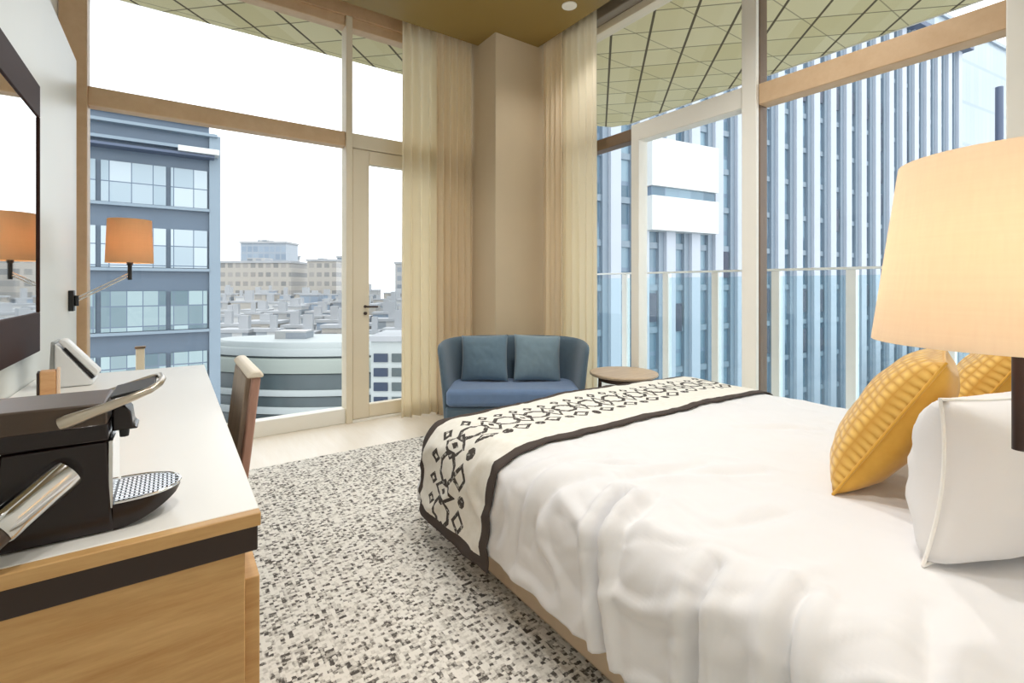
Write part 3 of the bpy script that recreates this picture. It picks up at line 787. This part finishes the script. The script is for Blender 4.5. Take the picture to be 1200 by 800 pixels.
# ================================================================== SIDE TABLE
tx, ty = camxy(.231*3.44, 3.44)
st = thing('side_table', 'small round wooden side table by the window beside the sofa', 'table', (tx, ty, .0055))
MB().lathe([(.225, .447), (.238, .455), (.240, .462), (.236, .470), (0.001, .470)], 48, cap=False).lathe([(.225, .447), (.001, .447)], 48, cap=False).build('table_top', M['tabletop'], st, angle=35)
for i in range(4):
    a = A0+i*PI/2+.35; c_, s_ = math.cos(a), math.sin(a)
    MB().tube([(c_*.19, s_*.19, .0), (c_*.165, s_*.165, .4465)], [.009, .014], 12).build('leg', M['tableleg'], st)
MB().lathe([(.15, .41), (.172, .41), (.172, .446), (.15, .446), (.15, .41)], 40, cap=False).build('apron', M['tableleg'], st)

# ================================================================== OUTSIDE: balcony, soffit, railing
tag(MB().box(-3, 4.45, 4.03, 4.30, -.25, -.03).box(3.06, 4.45, -3, 4.03, -.25, -.03).build('balcony_floor', M['balcony'], smooth=False), 'pale balcony paving outside the windows', 'balcony floor', kind='structure')
def rounded_soffit():
    poly = [(-4, 4.03), (3.06, 4.03), (3.06, -4), (5.35, -4), (5.35, 4.75), (5.27, 4.95), (5.07, 5.03), (-4, 5.03)]
    return MB().prism(poly, 3.40, 3.62, 'z')
tag(rounded_soffit().build('soffit', M['soffit'], smooth=False), 'olive triangular panelled soffit of the balcony above', 'soffit', kind='structure')
tm = MB()
tm.box(5.355, 5.36, -4, 4.75, 3.39, 3.62)
tag(tm.build('soffit_edge', M['framewhite'], smooth=False), 'white edge strip of the soffit', 'soffit edge', kind='structure')

rl = thing('balcony_railing', 'white metal and glass balcony railing outside the right window', 'railing', (0, 0, -.03))
RX = 4.20; ys = [.397+.56*i for i in range(-4, 8)]
MB().box(RX-.02, RX+.03, ys[0], ys[-1], 1.243, 1.262).build('top_rail', M['railwhite'], rl, bevel=.004)
for i, y in enumerate(ys):
    MB().box(RX-.012, RX+.05, y-.034, y+.034, 0.0, 1.242).build('post', M['railwhite'], rl, bevel=.004)
    if i: MB().box(RX+.012, RX+.024, ys[i-1]+.036, y-.036, .03, 1.20).build('glass_panel', M['railglass'], rl, smooth=False)
pst = thing('balcony_post', 'slim beige post standing outside behind the far end of the desk', 'post', (-.185, 4.18, -.03))
MB().box(-.024, .024, -.024, .024, 0, .69).build('shaft', M['framelight'], pst, bevel=.004)
MB().box(-.030, .030, -.030, .030, .6905, .705).build('cap', M['framedark'], pst, bevel=.003)

# ================================================================== OUTSIDE: buildings
G = -32.0
tag(MB().box(-400, 700, -60, 900, G-1, G).build('city_ground', M['city_ground'], smooth=False), 'hazy pale city ground far below', 'ground', kind='structure')

# left tower, face along X
T = thing('office_tower', 'slate blue office tower with banded windows at the left window', 'building', (0, 30, G))
P(MB().box(-14, 1.55, 30, 33.5, G, 9.35), 'tower_body', M['tower_blue'], T)
P(MB().box(1.55, 2.05, 29.8, 33.5, G, 8.9), 'corner_bay', M['tower_blue_light'], T)
zt = 7.0
lv_ = 0
while zt > -20:
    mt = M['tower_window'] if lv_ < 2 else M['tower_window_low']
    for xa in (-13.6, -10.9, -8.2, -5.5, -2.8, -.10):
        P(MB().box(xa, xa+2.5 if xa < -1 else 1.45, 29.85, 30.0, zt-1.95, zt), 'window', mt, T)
    P(MB().box(-14, 1.55, 29.7, 30.0, zt-2.12, zt-1.98), 'sill_band', M['tower_blue_light'], T)
    zt -= 3.12; lv_ += 1
P(MB().box(-14, 1.55, 29.6, 30, 8.0, 8.15).box(-14, 1.9, 29.6, 30, 8.8, 8.95), 'cornice', M['tower_blue_light'], T)
P(MB().box(-4.6, 1.75, 29.2, 30, 7.6, 7.72), 'ledge', M['roof_dark'], T)
P(MB().box(.2, 1.95, 29.0, 30, 7.74, 8.0), 'ledge_light', M['office_white'], T)
P(MB().box(-14.2, 1.55, 29.8, 33.7, 9.35, 9.6), 'roof_edge', M['roof_dark'], T)

# right office tower
S = 1.6
ndir = Vector((.1323, .991)); ddir = Vector((.991, -.1323)); dist = 20.37*S
org = ndir*dist
rot = math.atan2(ddir.y, ddir.x)
OT = thing('office_tower', 'big blue glass office tower with vertical fins outside the right window', 'building', (org.x, org.y, G), rot)
top = 1.1+21.3*S-G
s0, s1 = 12.2*S, 56.8*S
MB().box(s0, s1, .6, 22, 0, top).build('tower_glazing', M['office_glass'], OT, smooth=False)
bay = 2.0*S
nb = int((s1-s0)/bay)
for i in range(nb+1):
    xx = s1-i*bay
    MB().box(xx-.55, xx+.55, -.1, .6, 0, top).build('fin', M['office_fin'], OT, smooth=False)
    MB().box(xx-.55-.62, xx-.56, .25, .6, 0, top).build('pier', M['office_fin2'], OT, smooth=False)
fl = MB()
z = 1.8
while z < top:
    fl.box(s0, s1, .42, .6, z, z+.55); z += 3.84
fl.build('floor_bands', M['tower_blue_light'], OT, smooth=False)
MB().box(s0-1, s1+1.2, -1.2, 22, top, top+.6).build('roof_edge', M['roof_dark'], OT, smooth=False)
def on_face(px, py):
    u = (px-CX)/F; ray = FW+RT*u; t = dist/(ndir.x*ray.x+ndir.y*ray.y)
    return t*(ddir.x*ray.x+ddir.y*ray.y), 1.1+(HY-py)/F*t-G
rnd = random.Random(4)
dw_px = [(954,106),(972,108),(991,117),(1008,122),(1024,128),(1040,133),(1069,142),(1040,166),(1069,176),(1040,203),(1040,240),(985,258),(1012,346),(905,352),(935,352),(965,352),(935,400),(965,398),(905,400),(800,372),(782,360),(855,310)]
for px, py in dw_px:
    a, z = on_face(px, py)
    q = round((s1-1.91-a)/bay); a = s1-1.91-q*bay
    MB().box(a-.55, a+.55, .35, .6, z-1.3, z+1.3).build('dark_window', M['office_darkwin'], OT, smooth=False)
for (xa, ya_), (xb, yb_) in (((756, 166), (833, 228)), ((756, 238), (833, 275))):
    a0, zt0 = on_face(xa, ya_); a1, zb1 = on_face(xb, yb_); _, zt1 = on_face(xb, 184 if ya_ < 200 else 243)
    z_hi = min(zt0, zt1)+.6; z_lo = zb1
    MB().box(a0, a1, -.9, .6, z_lo, z_hi).build('white_panel', M['office_white'], OT, smooth=False)  # bare white slab standing in front of the finned face
    if ya_ < 200: MB().box(a0+.2, a1-.2, -.6, .6, z_lo-2.2, z_lo-.01).build('panel_strip', M['office_glass'], OT, smooth=False)
# lower glazed block in front of the tower, far right
LB = thing('low_office_block', 'low blue glazed block in front of the tower behind the yellow cushions', 'building', (62, 13, G), rot)
MB().box(0, 60, -8, 2, 0, 21.5).build('block_body', M['office_glass'], LB, smooth=False)
for k in range(6): MB().box(-.3, 60.3, -8.3, 2.3, 3.4*k+3.0, 3.4*k+3.7).build('floor_band', M['office_fin'], LB, smooth=False)
MB().box(-.4, 60.4, -8.4, 2.4, 21.5, 22.1).build('roof_edge', M['office_white'], LB, smooth=False)
# pale block further right with a mast
def ray_pt(px, t):
    u = (px-CX)/F; r = FW+RT*u; return r.x*t, r.y*t
x, y = ray_pt(1160, 110)
PB = thing('pale_office_block', 'pale hazy blue block to the right of the finned tower', 'building', (x, y, G), rot)
MB().box(-26, 40, 0, 20, 0, 1.1+.50*110-G).build('block_body', M['pale_block'], PB, smooth=False)
MB().box(-26.5, 40.5, -.5, 20, 1.1+.50*110-G, 1.1+.507*110-G).build('roof_edge', M['city_d'], PB, smooth=False)
x, y = ray_pt(1171, 70)
ms = thing('mast', 'thin dark mast in front of the pale block at the upper right', 'mast', (x, y, G))
MB().lathe([(.6, 0), (.45, 1.1+231/F*70-G)], 12).build('pole', M['roof_dark'], ms)
MB().lathe([(1.4, 0), (1.2, 1.2)], 16).build('footing', M['city_b'], ms)

# round terraced white building
x, y = ray_pt(372, 36-7.4*.6)
RBd = thing('round_terrace_building', 'white round terraced building below the window', 'building', (x, y, G), -A0)
def zpx(py, t): return 1.1-(py-HY)/F*t-G
front = 36-7.4*.9
def ring(name, y_top, y_bot, r, m):
    za, zb_ = zpx(y_top, 36-r), zpx(y_bot, 36-r)
    b = MB().lathe([(r, zb_), (r, za-.12), (r-.12, za)], 64); b.v = [(p[0], p[1]*.4, p[2]) for p in b.v]; b.build(name, m, RBd, angle=30)
ring('roof', 400, 408, 6.4, M['round_white'])
ring('upper_terrace', 408, 417, 6.9, M['round_white'])
ring('shadow_gap', 417, 421, 6.6, M['round_glass'])
ring('parapet', 421, 438, 7.4, M['round_green'])
ring('glazing_band', 438, 458, 7.1, M['round_glass'])
ring('parapet', 458, 465, 7.5, M['round_white'])
ring('glazing_band', 465, 478, 7.2, M['round_glass'])
ring('parapet', 478, 486, 7.5, M['round_white'])
ring('glazing_band', 486, 500, 7.2, M['round_glass'])
b = MB().lathe([(7.3, 0), (7.3, zpx(500, 28.8))], 64); b.v = [(p[0], p[1]*.4, p[2]) for p in b.v]; b.build('lower_storeys', M['round_white'], RBd, angle=30)
MB().box(-2.5, -.5, -.6, .6, zpx(400, 29.6), zpx(400, 29.6)+.5).build('roof_plant', M['city_b'], RBd)

# building seen through the balcony door
x, y = ray_pt(462, 24)
DB = thing('apartment_block', 'white gridded apartment block seen through the balcony door', 'building', (x, y, G), -A0)
zt = zpx(400, 24)
MB().box(-1.2, 2.6, .15, 3.4, 0, zt).build('wall', M['round_white'], DB)
MB().box(-1.3, 2.7, 0, 3.5, zt, zt+.25).build('roof', M['city_roof'], DB)
for k in range(6):
    for j in range(4):
        MB().box(-1.05+j*.9, -.35+j*.9, .08, .2, zt-.62-k*.72-.42, zt-.62-k*.72).build('window', M['office_darkwin'] if j == 0 else M['round_glass'], DB)

# distant landmark blocks
def block(name, label, px0, px1, ytop, t, m, parts=()):
    x0, y0 = ray_pt((px0+px1)/2, t); w = (px1-px0)/F*t
    o = thing(name, label, 'building', (x0, y0, G), -A0)
    z = zpx(ytop, t)
    MB().box(-w/2, w/2, 0, w*.6, 0, z).build('body', m, o, smooth=False)
    MB().box(-w/2-.4, w/2+.4, -.4, w*.6+.4, z, z+.7).build('roof_edge', M['city_roof'], o, smooth=False)
    MB().box(-w*.2, w*.05, w*.15, w*.4, z+.7, z+.7+.05*w).build('roof_plant', M['city_b'], o, smooth=False)
    return o
block('distant_office_slab', 'long beige slab building on the skyline beside the slate tower', 258, 341, 308, 165, M['city_c'])
block('distant_glass_tower', 'pale blue glass block rising above the beige slab building', 282, 335, 285, 190, M['city_d'])
block('distant_apartment_block', 'beige banded block on the skyline left of the door mullion', 360, 394, 306, 165, M['city_c'])
block('distant_thin_tower', 'thin grey tower between the two beige skyline blocks', 343, 350, 301, 260, M['city_b'])
block('distant_glass_tower', 'slim blue glass tower just left of the door mullion', 395, 406, 302, 190, M['city_d'])
block('distant_grey_tower', 'grey tower on the skyline seen through the balcony door', 463, 500, 309, 168, M['city_b'])
# low city houses
rnd = random.Random(21)
cms = [M['city_a'], M['city_b'], M['city_c'], M['city_a'], M['city_d'], M['city_a']]
cnt = 0
def house(px, t, ytop, wpx, m, rnd):
    x, y = ray_pt(px, t); w = wpx/F*t; dep = w*rnd.uniform(.4, .7); z = zpx(ytop, t)
    mb = MB().box(-w/2, w/2, 0, dep, 0, z, 0)
    mb.box(-w/2-.15, w/2+.15, -.15, dep+.15, z, z+.35, 1)
    a = rnd.uniform(-.3, .1)*w
    mb.box(a, a+w*.3, dep*.3, dep*.6, z+.35, z+.35+rnd.uniform(.8, 2.2), 1)
    o = mb.build('city_building', [m, M['city_roof']], smooth=False, loc=(x, y, G), rot=(0, 0, -A0+0))
    tag(o, 'small pale building in the hazy city below the skyline', 'building', 'low city buildings')
for row, (t, yt, step, wmin, wmax) in enumerate(((52, 388, 0, 22, 44), (60, 379, 0, 18, 40), (70, 370, 0, 16, 38), (82, 362, 0, 14, 36), (98, 355, 0, 12, 34), (118, 348, 0, 10, 30), (140, 342, 0, 10, 28))):
    px = 252 + rnd.uniform(0, 8)
    while px < 505:
        wq = rnd.uniform(wmin, wmax); px += wq/2
        house(px, t, yt+rnd.uniform(-4, 5), wq, rnd.choice(cms), rnd)
        px -= wq/2
        px += wq*1.12+rnd.uniform(0, 5)

# ================================================================== WORLD
wd = bpy.data.worlds.new('sky'); SC.world = wd; wd.use_nodes = True
nt = wd.node_tree; nt.nodes.clear()
out = nt.nodes.new('ShaderNodeOutputWorld'); bg = nt.nodes.new('ShaderNodeBackground')
tc = nt.nodes.new('ShaderNodeTexCoord'); mp = nt.nodes.new('ShaderNodeMapping'); mp.inputs['Scale'].default_value = (1, 1, 3.2)
no = nt.nodes.new('ShaderNodeTexNoise'); no.inputs['Scale'].default_value = 2.6; no.inputs['Detail'].default_value = 6
rp = nt.nodes.new('ShaderNodeValToRGB')
rp.color_ramp.elements[0].position = .28; rp.color_ramp.elements[0].color = (.40, .43, .46, 1)
rp.color_ramp.elements[1].position = .46; rp.color_ramp.elements[1].color = (.92, .96, 1, 1)
nt.links.new(tc.outputs['Generated'], mp.inputs[0]); nt.links.new(mp.outputs[0], no.inputs['Vector'])
nt.links.new(no.outputs[0], rp.inputs[0]); nt.links.new(rp.outputs[0], bg.inputs[0])
bg.inputs[1].default_value = 1.9
nt.links.new(bg.outputs[0], out.inputs[0])
SC.cycles.max_bounces = 10; SC.cycles.diffuse_bounces = 6; SC.cycles.transparent_max_bounces = 24; SC.cycles.glossy_bounces = 5
SC.cycles.use_denoising = True
SC.cycles.sample_clamp_indirect = 6
SC.view_settings.exposure = .35
